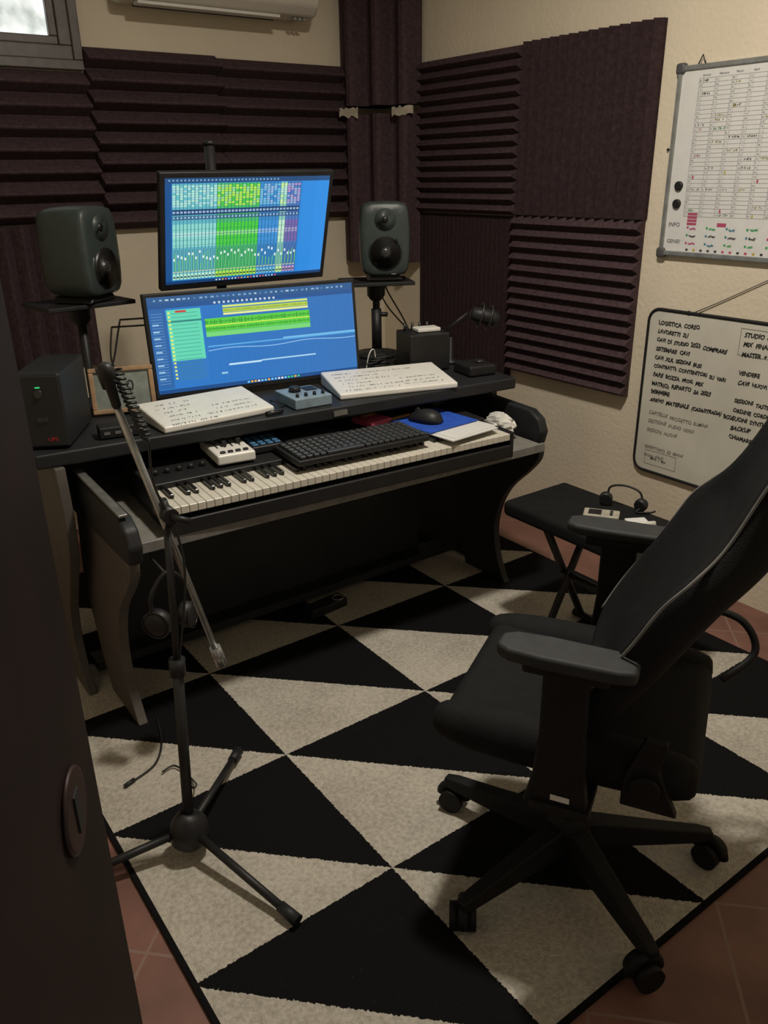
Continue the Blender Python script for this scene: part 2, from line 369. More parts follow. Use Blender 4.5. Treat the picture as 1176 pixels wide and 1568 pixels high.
# board 2
g=grp('handwritten_whiteboard',(-.012,-2.17,.39)); y0,z0,W,Hh=-1.705,.395,.92,.625
def rr(w,h,r,n=6):
    pts=[]
    for cx,cy,a in[(w-r,r,-90),(w-r,h-r,0),(r,h-r,90),(r,r,180)]:
        for k in range(n+1): t=R(a+90*k/n); pts.append((cx+r*math.cos(t),cy+r*math.sin(t)))
    return pts
ring=rr(W,Hh,.045)
b=B(); b.prism([(y0-u,z0+v) for u,v in ring],'x',-.003,-.013); b.out('board_face',M('whiteboard_old',(.60,.58,.50),.4,var=.10,scale=5),g,world=True)
b=B(); rp=[(-.011,y0-u,z0+v) for u,v in ring]; b.tube(rp+[rp[0],rp[1]],.0065,10); b.out('black_frame',blk,g,world=True)
P=lambda u,v:(-.0142,y0-u,z0+v)
b=B()
L1=['LOGISTICA CORSO','LAVORETTI SU','CAVI DI STUDIO 2023 COMPRARE','SISTEMARE CAVI','CAVI XLR, SEZIONI BUS!','CONTRATTI: CONTENITORI SU VARI','FARE BOZZA PROG. MIX','MATRICI: REPARTO 2A 2023','SCRIVERE','ARRIVO MATERIALE (CASA/STRADA) BOX']
L2=['CARTELLE PROGETTO ELIMINA','GESTIONE AUDIO VIDEO','SESSIONI NUOVE','','REPERTORIO 22 BRANI','backup dischi']
R1=['STUDIO LIVE TRAKS','  MIX FINALE','  MASTER + STEMS','','  VENDERE','  CAVI NUOVI','','SESSIONI TASTIERE','ORDINE CORDE','SUONI SYNTH','BACKUP','CHIAMARE']
for i,s in enumerate(L1): penline(b,P,.045,Hh-.052-i*.0325,s,.0155,(.02,.02,.022),.0009)
for i,s in enumerate(L2):
    if s: penline(b,P,.045,Hh-.052-(i+10.3)*.0335,s,.0145,(.16,.15,.13),.0001)
for i,s in enumerate(R1):
    if s.strip(): penline(b,P,.39,Hh-.052-i*.0325,s.strip(),.0155,(.02,.02,.022),.0008)
for i in(8,): rect(b,P,.05,Hh-.052-i*.0325+.005,.12,Hh-.052-i*.0325+.008,(.02,.02,.02))
def box2(u0,v0,u1,v1,c=(.1,.1,.1),t=.0012):
    rect(b,P,u0,v0,u1,v0+t,c);rect(b,P,u0,v1,u1,v1+t,c);rect(b,P,u0,v0,u0+t,v1,c);rect(b,P,u1,v0,u1+t,v1,c)
box2(.05,.030,.19,.085); box2(.375,.51,.60,.60)
penline(b,P,.075,.05,'Main / Mix',.013,(.12,.12,.12),.0002)
b.out('handwriting',ink,g,world=True)
b=B(); b.tube([(-.008,-1.87,1.015),(-.006,-1.98,1.07),(-.006,-2.165,1.17),(-.006,-2.35,1.07),(-.008,-2.46,1.015)],.0018,8); b.cyl((-.001,-2.165,1.172),(-.015,-2.165,1.172),.003,None,8); b.torus((-.012,-1.87,1.02),(1,0,0),.008,.002,16,6); b.out('hanging_cord',M('cord_grey',(.12,.11,.1),.7),g,world=True)
B().cyl((-.001,-1.70,1.56),(-.008,-1.70,1.56),.004,None,12).out('wall_screw',steel)
# ---------------------------------------------------------------- rug
rx1=RX0+4*CELL; ry1=RY0+5*CELL
o=B().box(((rx1-RX0)/2,(ry1-RY0)/2,.004),(rx1-RX0,ry1-RY0,.008)).out('triangle_pattern_rug',rugmat()); o.location=(RX0,RY0,.0005)
RZ=.009
# ---------------------------------------------------------------- desk
g=grp('studio_desk',(-1.3,-1.35,RZ))
b=B(); b.prism([(-2.185,-1.42),(-1.5,-1.49),(-.575,-1.585),(-.50,-.98),(-2.12,-.86)],'z',.78,.82); b.out('upper_deck',blkm,g,bevel=.006,world=True)
b=B(); b.prism([(-2.03,-1.695),(-.61,-1.755),(-.58,-1.15),(-2.03,-1.1)],'z',.602,.622); b.out('keyboard_tray',M('tray_top',(.20,.19,.17),.5),g,bevel=.003,world=True)
b=B(); b.prism([(-2.04,-1.708),(-.605,-1.768),(-.605,-1.756),(-2.04,-1.696)],'z',.597,.627); b.out('tray_edge',M('tray_edge_grey',(.18,.175,.165),.45),g,bevel=.002,world=True)
front=[(-1.74,.60),(-1.73,.55),(-1.68,.49),(-1.60,.41),(-1.55,.32),(-1.53,.22),(-1.545,.12),(-1.58,.04),(-1.60,RZ),(-1.37,RZ),(-1.33,.1),(-1.28,.25),(-1.26,.39),(-1.28,.50),(-1.30,.60)]
fr=[(p.x,p.y) for p in smooth_path([(a,c,0) for a,c in front[:9]],4)]+front[9:]
back=[(-1.44,.78),(-1.45,.66),(-1.44,.54),(-1.38,.42),(-1.31,.29),(-1.29,.18),(-1.31,.08),(-1.36,RZ),(-.98,RZ),(-.98,.78)]
bk=[(p.x,p.y) for p in smooth_path([(a,c,0) for a,c in back[:8]],4)]+back[8:]
for nm,x,pr in[('front_leg',-2.075,fr),('front_leg',-.60,fr),('side_panel',-2.145,bk),('side_panel',-.56,bk)]:
    b=B(); b.prism(pr,'x',x,x+.028); b.out(nm,[deskside if x<-1 else blkm],g,bevel=.003,world=True)
for x,dy in((-2.085,0),(-.585,.055)):
    cheek=[(-1.77+dy,.60),(-1.785+dy,.65),(-1.765+dy,.695),(-1.72+dy,.72),(-1.34,.735),(-1.30,.78),(-1.2,.78),(-1.2,.60)]
    b=B(); b.prism(cheek,'x',x,x+.04); b.out('cheek',blkm,g,bevel=.01,world=True)
b=B(); b.prism([(-1.74,.722),(-1.36,.742),(-1.36,.750),(-1.74,.730)],'x',-2.083,-2.06); b.out('cheek_trim',gry,g,bevel=.002,world=True)
b=B(); b.box((-1.39,-1.22,.31),(1.30,.02,.60)); b.box((-1.34,-1.26,.06),(1.5,.08,.03)); b.box((-1.34,-1.14,.70),(1.48,.02,.15)); b.out('rear_and_shade_panels',blkm,g,world=True)  # large lower panel added to keep the space under the desk dark
b=B(); b.box((-1.28,-1.5155,.80),(.05,.006,.016),0); b.out('badge',gry,g,world=True)
# ---------------------------------------------------------------- digital piano
PT=.721
g=grp('piano_keyboard',(-1.355,-1.582,.6225),-4)
b=B(); b.box((0,.10,.052),(1.165,.24,.092)); b.box((0,-.095,.022),(1.165,.155,.042)); b.box((-.577,-.085,.044),(.012,.18,.088)); b.box((.577,-.085,.044),(.012,.18,.088)); b.out('case',blk,g,bevel=.004)
b=B(); nk=49; kw=1.14/nk
for i in range(nk): b.box((-.570+kw*(i+.5),-.095,.070),(kw-.0012,.15,.022))
b.out('white_keys',ivory,g,bevel=.0015,seg=1)
b=B()
for i in range(nk-1):
    if i%7 in(0,2,3,5,6): b.box((-.570+kw*(i+1),-.060,.087),(.011,.09,.014))
b.out('black_keys',keyblk,g,bevel=.002,seg=1)
b=B()
for i in range(5): b.lathe((-.54+i*.035,.06,.098),(0,0,1),[(0,.009),(.012,.008),(.014,.006)],16)
b.out('knobs',steel,g)
g=grp('fader_controller',(-1.655,-1.465,PT),-8)
b=B(); b.box((0,0,.022),(.115,.19,.03)); b.out('body',white,g,bevel=.006)
b=B()
for i in range(4): b.box((-.035+i*.023,.02,.038),(.004,.09,.002))
for i,yy in enumerate((.03,-.01,.045,.0)): b.box((-.035+i*.023,yy,.046),(.013,.018,.016))
for i in range(4): b.box((-.035+i*.023,-.075,.040),(.014,.012,.005))
b.out('faders',blk,g,bevel=.002)
g=grp('pad_controller',(-1.535,-1.455,PT),-6)
b=B(); b.box((0,0,.014),(.105,.12,.022)); b.out('body',blk,g,bevel=.005)
b=B()
for i in range(4):
    for k in range(4): b.box((-.036+i*.024,-.041+k*.025,.027),(.018,.018,.005))
b.out('pads',bluec,g,bevel=.002)
g=grp('computer_keyboard',(-1.315,-1.635,PT+.003),-5)
b=B(); b.box((0,0,.012),(.45,.175,.018)); b.box((0,.09,.008),(.45,.02,.014)); b.out('body',blk,g,bevel=.004)
b=B()
for k in range(6):
    for i in range(20):
        if k==0 and 4<=i<=9: continue
        b.box((-.205+i*.0216,-.07+k*.027,.026),(.0178,.021,.010))
b.box((-.205+6.5*.0216,-.07,.026),(.124,.021,.010)); b.out('keycaps',M('keycap',(.028,.03,.032),.5),g,bevel=.002,seg=1)
g=grp('tablet',(-1.36,-1.455,PT),-6); b=B(); b.box((0,0,.006),(.20,.13,.01)); b.out('body',blk,g,bevel=.003); B().box((0,0,.0115),(.18,.11,.001)).out('glass',steel,g)
g=grp('paper_sheets',(-.940,-1.71,PT+.001),5); b=B(); b.box((0,0,.002),(.21,.13,.003)); b.box((.012,.006,.0045),(.20,.12,.0015),0,Matrix.Rotation(R(3),4,'Z')); b.out('sheets',paper,g)
g=grp('mouse_pad',(-.955,-1.575,PT+.007),4); b=B(); b.box((0,0,.003),(.22,.215,.004)); b.out('cloth',bluepad,g,bevel=.001)
b=B(); b.box((-.06,.095,.0055),(.1,.02,.001)); b.out('orange_band',orange,g)
g=grp('pink_card',(-1.115,-1.45,PT+.001),8); b=B(); b.box((0,0,.010),(.09,.10,.018)); b.box((.01,.03,.0195),(.06,.02,.001),1); b.out('card',[pink,orange],g)
g=grp('computer_mouse',(-.985,-1.580,PT+.0125),25)
b=B()
rings=[]
for t in range(11):
    a=-1+2*t/10; yy=a*.060; k=math.sqrt(max(.03,1-a*a*.985)); w0=.036*k**.6*(1-.08*math.sin(a*3)); h=.042*k**.8*(1-.15*a)
    rings.append([(w0*math.cos(2*math.pi*j/14),yy,max(0,h*math.sin(2*math.pi*j/14))) for j in range(14)])
b.loft(rings); b.out('shell',blk,g); b=B(); b.cyl((-.004,.03,.035),(.004,.03,.035),.008,None,14); b.out('wheel',steel,g)
g=grp('crumpled_cloth',(-.66,-1.60,.623)); b=B()
rings=[]
for i in range(9):
    k=.25+.75*math.sin(math.pi*(i+.6)/9.2)
    rings.append([(.030*k*(1+.3*random.uniform(-1,1))*math.cos(2*math.pi*j/16),.07*k*(1+.3*random.uniform(-1,1))*math.sin(2*math.pi*j/16),.085*i/8) for j in range(16)])
b.loft(rings,sm=False); b.out('cloth',white,g)
# ---------------------------------------------------------------- things on the upper deck
DZ=.8205
def wedge_board(name,c,rz,w,d,h0,h1):
    g=grp(name,(c[0],c[1],DZ),rz); b=B(); b.prism([(-d/2,0),(d/2,0),(d/2,h1),(-d/2,h0)],'x',-w/2,w/2); b.out('body',white,g,bevel=.006)
    P=lambda u,v:(-w/2+u,-d/2+v,h0+(h1-h0)*v/d+.0006)
    b=B(); 
    for i in range(6): scribble(b,P,.03,w*random.uniform(.3,.8),d-.05-i*.032,.010,(.05,.05,.07),.0012,.75)
    for i in range(3): scribble(b,P,w*.55,w*.9,.03+.03*i,.010,(.06,.2,.1) if i==1 else (.06,.06,.06),.0012,.7)
    b.out('handwriting',ink,g)
wedge_board('desktop_whiteboard',(-1.655,-1.34),1,.36,.21,.02,.045)
wedge_board('desktop_whiteboard',(-1.005,-1.40),-16,.42,.23,.02,.045)
g=grp('audio_interface',(-1.345,-1.40,DZ),-4); b=B(); b.box((0,0,.018),(.13,.15,.034)); b.out('body',M('interface_blue_grey',(.20,.27,.32),.4),g,bevel=.004)
b=B(); b.lathe((-.02,.02,.036),(0,0,1),[(0,.02),(.014,.018),(.016,.014)],24)
for i in range(4): b.lathe((-.045+i*.03,-.05,.036),(0,0,1),[(0,.006),(.01,.005)],12)
b.box((.035,.03,.0365),(.04,.05,.002),0); b.out('knobs',blk,g)
g=grp('uninterruptible_power_supply',(-2.115,-1.345,DZ),-30); b=B(); b.box((0,.085,.106),(.12,.26,.205)); b.out('case',blk,g,bevel=.01)
b=B(); b.box((0,-.046,.106),(.11,.004,.19)); b.out('front_panel',blkm,g,bevel=.002); b=B(); b.lathe((0,-.048,.155),(0,-1,0),[(0,.012),(.004,.011)],20); b.box((0,-.049,.085),(.03,.002,.012)); b.out('power_button',steel,g)
text('UPS',.016,lambda u,v:(.005+u,-.0495,.025+v),M('red_logo',(.5,.02,.02),.5),'logo',g,world=False)
B().box((0,-.049,.172),(.012,.002,.003)).out('led',M('green_led',(.05,.9,.3),.5,emis=.4,var=0),g)
g=grp('weather_clock',(-1.845,-1.165,DZ),-18); T=Matrix.Rotation(R(-12),4,'X')
b=B(); frame(b,-.095,.095,.005,.145,.014,-.012,.012); b.v=[T@v for v in b.v]; b.out('wood_frame',wood,g,bevel=.003)
b=B(); b.box((0,0,.075),(.165,.01,.115),0,T); b.out('display',lcd,g); text('10:0',.05,lambda u,v:tuple(T@Vector((-.05+u,-.0062,.07+v))),inkm,'digits',g,world=False); 
b=B(); b.prism([(.01,0),(.05,0),(.02,.09)],'x',-.02,.02); b.out('foot',blk,g)
g=grp('usb_hub',(-1.93,-1.375,DZ),-10); b=B(); b.box((0,0,.018),(.13,.06,.032)); b.out('body',blk,g,bevel=.004)
b=B()
for i in range(4): b.box((-.045+i*.03,-.031,.018),(.016,.002,.008))
b.out('ports',gry,g)
g=grp('spare_pen',(-1.49,-1.47,DZ)); b=B(); b.tube([(-.03,-.005,.009),(.03,.005,.009)],.008,12); b.out('barrel',steel,g)
g=grp('usb_cable',(-1.42,-1.36,DZ)); b=B(); b.tube(smooth_path([(-.005,.03,.004),(-.02,.0,.015),(.002,-.04,.006),(-.03,-.06,.004),(-.035,-.085,.004)]),.0025,6); b.out('lead',cable,g)
g=grp('power_amplifier_box',(-.735,-1.25,DZ),-15); b=B(); b.box((0,0,.07),(.16,.14,.135)); b.out('case',blk,g,bevel=.006)
b=B(); b.box((.01,-.01,.146),(.09,.06,.014)); b.out('white_adapter',white,g,bevel=.004)
b=B()
for i in range(4): b.cyl((-.06+i*.03,.03,.137),(-.06+i*.03,.03,.165),.005,None,10)
b.out('knobs',steel,g)
g=grp('small_device',(-.645,-1.44,DZ),-10); b=B(); b.box((0,0,.02),(.11,.12,.038)); b.out('case',blk,g,bevel=.008); b=B(); b.lathe((.02,0,.039),(0,0,1),[(0,.02),(.008,.018)],20); b.out('dial',steel,g)
g=grp('desk_microphone_arm',(-.60,-1.25,DZ)); b=B(); b.lathe((0,0,0),(0,0,1),[(0,.035),(.01,.035),(.014,.012),(.10,.01)],20); b.tube([(0,0,.10),(-.02,0,.13),(.04,-.05,.19)],.006,10); b.out('arm',blk,g)
b=B(); c0=Vector((.07,-.06,.185)); ax=Vector((.8,-.55,-.25)).normalized(); b.lathe(c0-ax*.02,ax,[(0,.012),(.01,.026),(.05,.030),(.09,.032),(.11,.026),(.115,.01)],24); b.out('microphone_body',blk,g); b=B(); b.torus(c0+ax*.02,ax,.044,.004,28,8); b.torus(c0+ax*.055,ax,.044,.004,28,8); b.out('shock_mount',steel,g)
g=grp('cable_bundle',(-.895,-1.19,DZ)); b=B()
for j in range(5):
    pts=[]
    r0=random.uniform(.03,.05)
    for i in range(40): a=i*.33; pts.append((r0*math.cos(a)+.015*j-.035,r0*.7*math.sin(a),.008+.001*i+.004*j))
    b.tube(pts,.0028,6)
b.tube(smooth_path([(-.06,0,.0),(-.05,-.01,.07),(-.02,0,.08),(-.01,0,.0)]),.0022,6,1); b.out('cables',[cable,white],g)
g=grp('speaker_cable',(-.68,-.90,1.1)); b=B(); b.tube(smooth_path([(-.66,-.865,1.16),(-.62,-.87,1.06),(-.59,-.93,.96),(-.60,-1.00,.90),(-.64,-1.06,.90),(-.66,-1.08,.828)]),.003,6); b.tube(smooth_path([(-.65,-.865,1.15),(-.63,-.86,1.02),(-.57,-.95,.90),(-.60,-1.08,.86),(-.69,-1.09,.828)]),.003,6); b.out('leads',cable,g,world=True)
g=grp('display_cable',(-1.83,-1.0,.83)); b=B(); b.tube(smooth_path([(-1.80,-1.0,1.06),(-1.82,-1.02,.95),(-1.77,-1.04,.88),(-1.80,-1.02,.826)]),.003,6); b.tube(smooth_path([(-1.77,-1.0,1.08),(-1.80,-1.0,.98),(-1.82,-1.0,.90),(-1.76,-1.0,.826)]),.003,6); b.tube([(-1.80,-1.0,1.06),(-1.70,-1.10,1.07)],.003,6); b.tube([(-1.77,-1.0,1.08),(-1.69,-1.09,1.09)],.003,6); b.out('leads',cable,g,world=True)
# ---------------------------------------------------------------- speakers
def speaker(loc,rz,sc=1):
    g=grp('studio_monitor_speaker',loc,rz); g.scale=(sc,sc,sc)
    b=B()
    prof=[(-.088,.03),(-.096,.10),(-.096,.20),(-.088,.272),(-.07,.286),(.07,.286),(.088,.272),(.096,.20),(.096,.10),(.088,.03),(.07,.016),(-.07,.016)]
    rings=[]
    for yy,k in((-.093,.90),(-.085,.97),(-.06,1),(.02,1),(.07,.95),(.09,.86)):
        rings.append([(x*k,yy,.15+(zz-.15)*k) for x,zz in prof])
    b.loft(rings); b.out('enclosure',spk,g,sub=1)
    f=-.0925
    b=B(); b.lathe((0,f+.004,.105),(0,-1,0),[(0,.066),(.003,.066),(.004,.060),(.001,.056)],40); b.out('woofer_ring',spk,g)
    b=B(); b.lathe((0,f+.003,.105),(0,-1,0),[(0,.058),(.006,.058),(.008,.052),(.003,.046),(.0025,.02)],40); b.out('woofer_cone',cone,g)
    b=B(); b.lathe((0,f+.002,.105),(0,-1,0),[(0,.022),(.006,.02),(.011,.012),(.013,.003)],24); b.out('dust_cap',dome,g)
    b=B(); b.lathe((0,f+.003,.222),(0,-1,0),[(0,.040),(.004,.040),(.003,.028),(.001,.014)],40); b.out('waveguide',spk,g)
    b=B(); b.lathe((0,f+.003,.222),(0,-1,0),[(0,.014),(.005,.012),(.008,.004)],20); b.out('tweeter',cone,g)
    b=B(); b.prism([(-.07,.0),(.07,.0),(.055,.02),(-.055,.02)],'y',-.07,.07); b.out('isolation_foot',blk,g,bevel=.006)
    b=B(); b.box((.03,f-.003,.028),(.018,.002,.004)); b.out('logo',gry,g)
def stand(name,loc,rz,ztop,zbot,w=.30,d=.26):
    g=grp(name,(loc[0],loc[1],zbot),rz); h=ztop-zbot
    b=B(); b.box((0,0,h-.008),(w,d,.014)); b.out('top_plate',blk,g,bevel=.003)
    b=B(); b.cyl((0,0,h*.45),(0,0,h-.015),.014); b.cyl((0,0,.02),(0,0,h*.62),.02); b.lathe((0,0,h-.08),(0,0,1),[(0,.02),(.02,.035),(.06,.035),(.065,.04)],20); b.tube([(0,0,h*.62-.02),(.04,-.02,h*.62-.02)],.009,10); b.out('pole',blk,g)
    b=B(); b.lathe((0,0,0),(0,0,1),[(0,.09),(.012,.09),(.016,.03),(.03,.022)],28); b.out('base',blk,g)
speaker((-1.810,-.80,1.122),38,1.04); stand('speaker_stand',(-1.825,-.77,0),8,1.1205,RZ,.30,.22)
speaker((-.705,-.97,1.1185),-32); stand('speaker_stand',(-.735,-.955,0),-25,1.117,.8205,.27,.20)
# ---------------------------------------------------------------- monitors
def monitor(name,c,rz,tilt,w,h,painter,bez,arm=None):
    g=grp(name,c,rz); T=Matrix.Rotation(R(tilt),4,'X')
    b=B(); b.box((0,.012,0),(w,.024,h),0,T); b.box((0,.035,0),(w*.6,.03,h*.55),0,T); b.out('housing',blk,g,bevel=.004)
    b=B(); P=lambda u,v:tuple(T@Vector((-w/2+bez+u*(w-2*bez),-.0012-0.00002*len(b.f)/50,-h/2+bez*1.3+v*(h-2.3*bez))))
    painter(b,P); b.out('screen',scr,g)
    return g
def lerp(a,b,t): return tuple(x+(y-x)*t for x,y in zip(a,b))
def rct(b,P,u0,v0,u1,v1,col):
    q=[Vector(P(u0,v0)),Vector(P(u1,v0)),Vector(P(u1,v1)),Vector(P(u0,v1))]
    b.quad(*q,0,col)
def paint_mixer(b,P):
    S=sRGB
    for i in range(12): rct(b,P,i/12,0,(i+1)/12,1,lerp(S(25,105,180),S(50,145,230),i/12))
    rct(b,P,0,.955,1,1,S(35,75,120)); rct(b,P,0,0,1,.03,S(20,60,110))
    for i in range(30): rct(b,P,.02+i*.022,.97,.03+i*.022,.985,S(120,170,200))
    rct(b,P,0,.03,.035,.955,S(25,80,140))
    n=36
    for i in range(n):
        u0=.04+i*.0215; u1=u0+.019
        if i<12: base=S(105,195,200); hi=S(180,230,210); fd=S(140,215,205)
        elif i<24: base=S(75,200,60); hi=S(185,230,80); fd=S(70,205,60)
        elif i<30: base=S(55,140,205); hi=S(120,190,220); fd=S(60,145,215)
        elif i<32: base=S(150,215,190); hi=S(210,240,150); fd=S(190,230,200)
        else: base=S(80,120,190); hi=S(190,150,200); fd=S(120,100,170)
        rct(b,P,u0,.04,u1,.95,lerp(base,S(60,120,180),.25))
        for k in range(9): 
            v=.74+k*.022
            rct(b,P,u0+.001,v,u1-.001,v+.017,random.choice([hi,base,hi,lerp(base,(1,1,1),.3)]))
        rct(b,P,u0,.665,u1,.715,S(25,60,110))
        rct(b,P,u0+.003,.68,u0+.009,.70,S(190,215,235)); rct(b,P,u0+.011,.68,u0+.017,.70,S(140,180,220))
        rct(b,P,u0+.001,.62,u1-.001,.655,S(40,80,130)); rct(b,P,u0+.004,.63,u0+.013,.648,S(170,200,220))
        rct(b,P,u0+.001,.36,u1-.001,.58,fd); rct(b,P,u0+.001,.46,u1-.001,.50,lerp(fd,(1,1,1),.25))
        for k in range(4): rct(b,P,u0+.001,.375+.05*k,u1-.001,.38+.05*k,lerp(fd,(0,.1,.1),.5))
        rct(b,P,u0+.0085,.12,u0+.0115,.34,S(20,60,90))
        fv=random.uniform(.22,.30); rct(b,P,u0+.005,fv,u0+.015,fv+.025,S(225,235,240))
        rct(b,P,u0+.014,.13,u0+.018,random.uniform(.2,.32),S(120,220,120))
        for k in range(2): rct(b,P,u0+.002+k*.009,.115,u0+.009+k*.009,.125,S(220,220,160))
        rct(b,P,u0+.001,.045,u1-.001,.10,hi); rct(b,P,u0+.003,.06,u1-.003,.075,S(30,70,60))
        rct(b,P,u1,.04,u1+.0028,.95,S(18,60,90))
    for i in range(20): rct(b,P,.3+i*.02,.008,.31+i*.02,.022,random.choice([S(200,220,240),S(240,180,60),S(120,200,250),S(230,90,90)]))
def paint_daw(b,P):
    S=sRGB
    for i in range(12): rct(b,P,i/12,0,(i+1)/12,1,lerp(S(42,120,200),S(50,115,185),i/12))
    rct(b,P,0,.93,1,1,S(45,90,140)); rct(b,P,0,.88,1,.93,S(35,85,145)); rct(b,P,0,0,1,.04,S(25,75,135))
    for i in range(36): rct(b,P,.03+i*.026,.955,.03+i*.026+random.uniform(.006,.018),.972,random.choice([S(170,200,220),S(130,170,210),S(90,140,190)]))
    for i in range(14): rct(b,P,.3+i*.022,.89,.31+i*.022,.912,S(200,215,230))
    for i in range(64):
        u=.25+i*.0117; rct(b,P,u,.06,u+.0009,.88,S(32,90,150) if i%4 else S(24,76,135))
    rct(b,P,0,.05,.075,.88,S(42,100,165))
    for i in range(26): rct(b,P,.01,.1+i*.029,.06,.108+i*.029,S(90,140,190))
    rct(b,P,.08,.33,.235,.86,S(100,215,180)); rct(b,P,.08,.73,.235,.75,S(40,120,120)); rct(b,P,.08,.12,.235,.33,S(50,120,190))
    for i in range(18): rct(b,P,.10,.14+i*.04,.22,.144+i*.04,S(45,130,120)); rct(b,P,.085,.14+i*.04,.095,.16+i*.04,S(230,235,120))
    for i in range(9): rct(b,P,.012,.15+i*.07,.04,.165+i*.07,S(160,200,230))
    for k,(v0,v1,u0,u1,c) in enumerate([(.845,.865,.34,.76,S(220,235,120)),(.79,.835,.34,.76,S(180,205,80)),(.765,.785,.34,.76,S(235,240,150)),(.60,.74,.25,.765,S(90,205,70)),(.55,.598,.25,.765,S(120,215,120)),(.66,.67,.25,.765,S(220,240,80)),(.44,.455,.25,1,S(90,170,225)),(.455,.47,.62,1,S(120,190,235))]):
        rct(b,P,u0,v0,u1,v1,c)
    for i in range(60):
        u=.25+i*.0086; h=random.uniform(.01,.05); rct(b,P,u,.70-h/2,u+.004,.70+h/2,S(30,125,40)); 
        h=random.uniform(.01,.03); rct(b,P,u,.63-h/2,u+.004,.63+h/2,S(35,135,40))
        if u>.34: rct(b,P,u,.806,u+.004,.806+random.uniform(.004,.015),S(90,140,30))
    for i in range(40):
        u=.25+i*.0187; rct(b,P,u,.40+.012*math.sin(i*.3),u+.019,.408+.012*math.sin(i*.3),S(150,200,240))
    rct(b,P,.34,.225,.50,.245,S(190,225,245)); rct(b,P,.50,.235,.78,.25,S(170,215,240)); rct(b,P,.30,.14,.33,.16,S(150,200,230))
    rct(b,P,.12,.83,.17,.85,S(200,60,60))
    for i in range(16): rct(b,P,.42+i*.017,.01,.431+i*.017,.03,random.choice([S(220,230,240),S(240,180,60),S(120,200,250),S(230,90,90),S(60,200,120)]))
monitor('computer_monitor',(-1.372,-1.175,1.002),-9,-6,.725,.328,paint_daw,.012)
monitor('computer_monitor',(-1.338,-1.095,1.334),-2,17,.60,.368,paint_mixer,.016)
g=grp('monitor_stand',(-1.40,-.98,.8205)); b=B(); b.cyl((0,0,.0),(0,0,.77),.017); b.lathe((0,0,0),(0,0,1),[(0,.07),(.012,.07),(.02,.03)],24); b.box((.02,-.02,.52),(.10,.04,.10)); b.box((.02,-.055,.19),(.08,.07,.08)); b.lathe((0,0,.77),(0,0,1),[(0,.02),(.01,.02),(.012,.015)],16); b.out('pole_and_brackets',blk,g)
# ---------------------------------------------------------------- boom mic stand
g=grp('microphone_stand',(-2.145,-2.14,RZ)); b=B()
hub=Vector((-2.145,-2.14,.08)); top=Vector((-2.09,-2.10,.86))
ends=[Vector((-2.145+.34*math.cos(R(a)),-2.14+.34*math.sin(R(a)),.026)) for a in(-74,45,168)]
for e in ends: b.tube([hub+Vector((0,0,.0)),e],.0095,12)
b.tube([hub+Vector((0,0,-.04)),hub+Vector((0,0,-.025)),hub+Vector((0,0,.015)),hub+Vector((0,0,.035)),hub+Vector((.003,.001,.045))],[.036,.047,.043,.030,.018],24)
b.tube([hub,hub.lerp(top,.55)],.0125,14); b.tube([hub.lerp(top,.5),top],.008,14); b.tube([hub.lerp(top,.52),hub.lerp(top,.57)],.018,16); b.out('tripod_and_pole',blk,g,world=True)
b=B()
for e in ends:
    d=(e-hub).normalized(); b.tube([e-d*.045,e+d*.008],[.0125,.0145],12)
b.out('rubber_feet',blkm,g,world=True)
b=B(); up=Vector((-2.175,-2.10,1.165)); lo=Vector((-2.01,-2.10,.48))
b.tube([up,lo],.0075,12); dn=(lo-up).normalized(); b.tube([lo-dn*.03,lo+dn*.02],[.013,.015],14); b.out('boom_arm',boomm,g,world=True)
b=B(); b.tube([top+Vector((0,-.03,-.0)),top+Vector((0,.03,0))],.017,16); b.tube([top-dn*.03,top+dn*.03],.012,12); b.tube([top+Vector((0,-.03,0)),top+Vector((.03,-.05,-.01))],.007,10); b.tube([up-dn*.01,up+dn*.03],.012,12); b.out('clamp',blk,g,world=True)
b=B(); pts=[]
A0=Vector((-2.155,-2.115,1.17)); A1=Vector((-2.115,-2.118,1.03))
for i in range(110):
    t=i/109; c=A0.lerp(A1,t); a=i*.85; pts.append(c+Vector((.010*math.cos(a),.010*math.sin(a),0)))
b.tube(pts,.0028,6); b.tube(smooth_path([pts[-1],(-2.112,-2.115,.93),(-2.08,-2.12,.82),(-2.075,-2.12,.7),(-2.12,-2.12,.45),(-2.125,-2.12,.2),(-2.05,-1.95,.03),(-2.06,-1.84,.018),(-2.10,-1.84,.018)]),.0026,6); b.out('coiled_lead',cable,g,world=True)
b=B(); s0=up+dn*.015+Vector((.0,-.018,.0))
b.lathe(s0,Vector((.12,.1,-.6)),[(-.038,.005),(-.034,.012),(-.024,.016),(-.010,.015),(-.002,.010),(.05,.009),(.055,.007)],20); b.out('microphone',blk,g,world=True)
# headphones hanging
g=grp('studio_headphones',(-2.0,-1.78,.58)); b=B()
b.tube(smooth_path([(-2.05,-1.80,.45),(-2.05,-1.80,.52),(-2.00,-1.80,.575),(-1.95,-1.80,.52),(-1.945,-1.80,.45)]),.006,10); b.tube([(-2.0,-1.69,.598),(-2.0,-1.69,.57),(-2.0,-1.81,.562)],.004,8); b.out('headband',blk,g,world=True)
b=B()
for sx in(-1,1):
    c=Vector((-2.0+sx*.042,-1.80,.44)); ax=Vector((sx*.75,-.66,0)).normalized(); b.lathe(c-ax*.02,ax,[(0,.030),(.008,.038),(.02,.038),(.03,.034),(.036,.026),(.037,.01)],28)
b.out('ear_cups',blk,g,world=True); b=B()
for sx in(-1,1):
    c=Vector((-2.0+sx*.042,-1.80,.44)); ax=Vector((sx*.75,-.66,0)).normalized(); b.torus(c+ax*.012,ax,.037,.0018,30,8)
b.out('silver_rings',steel,g,world=True)
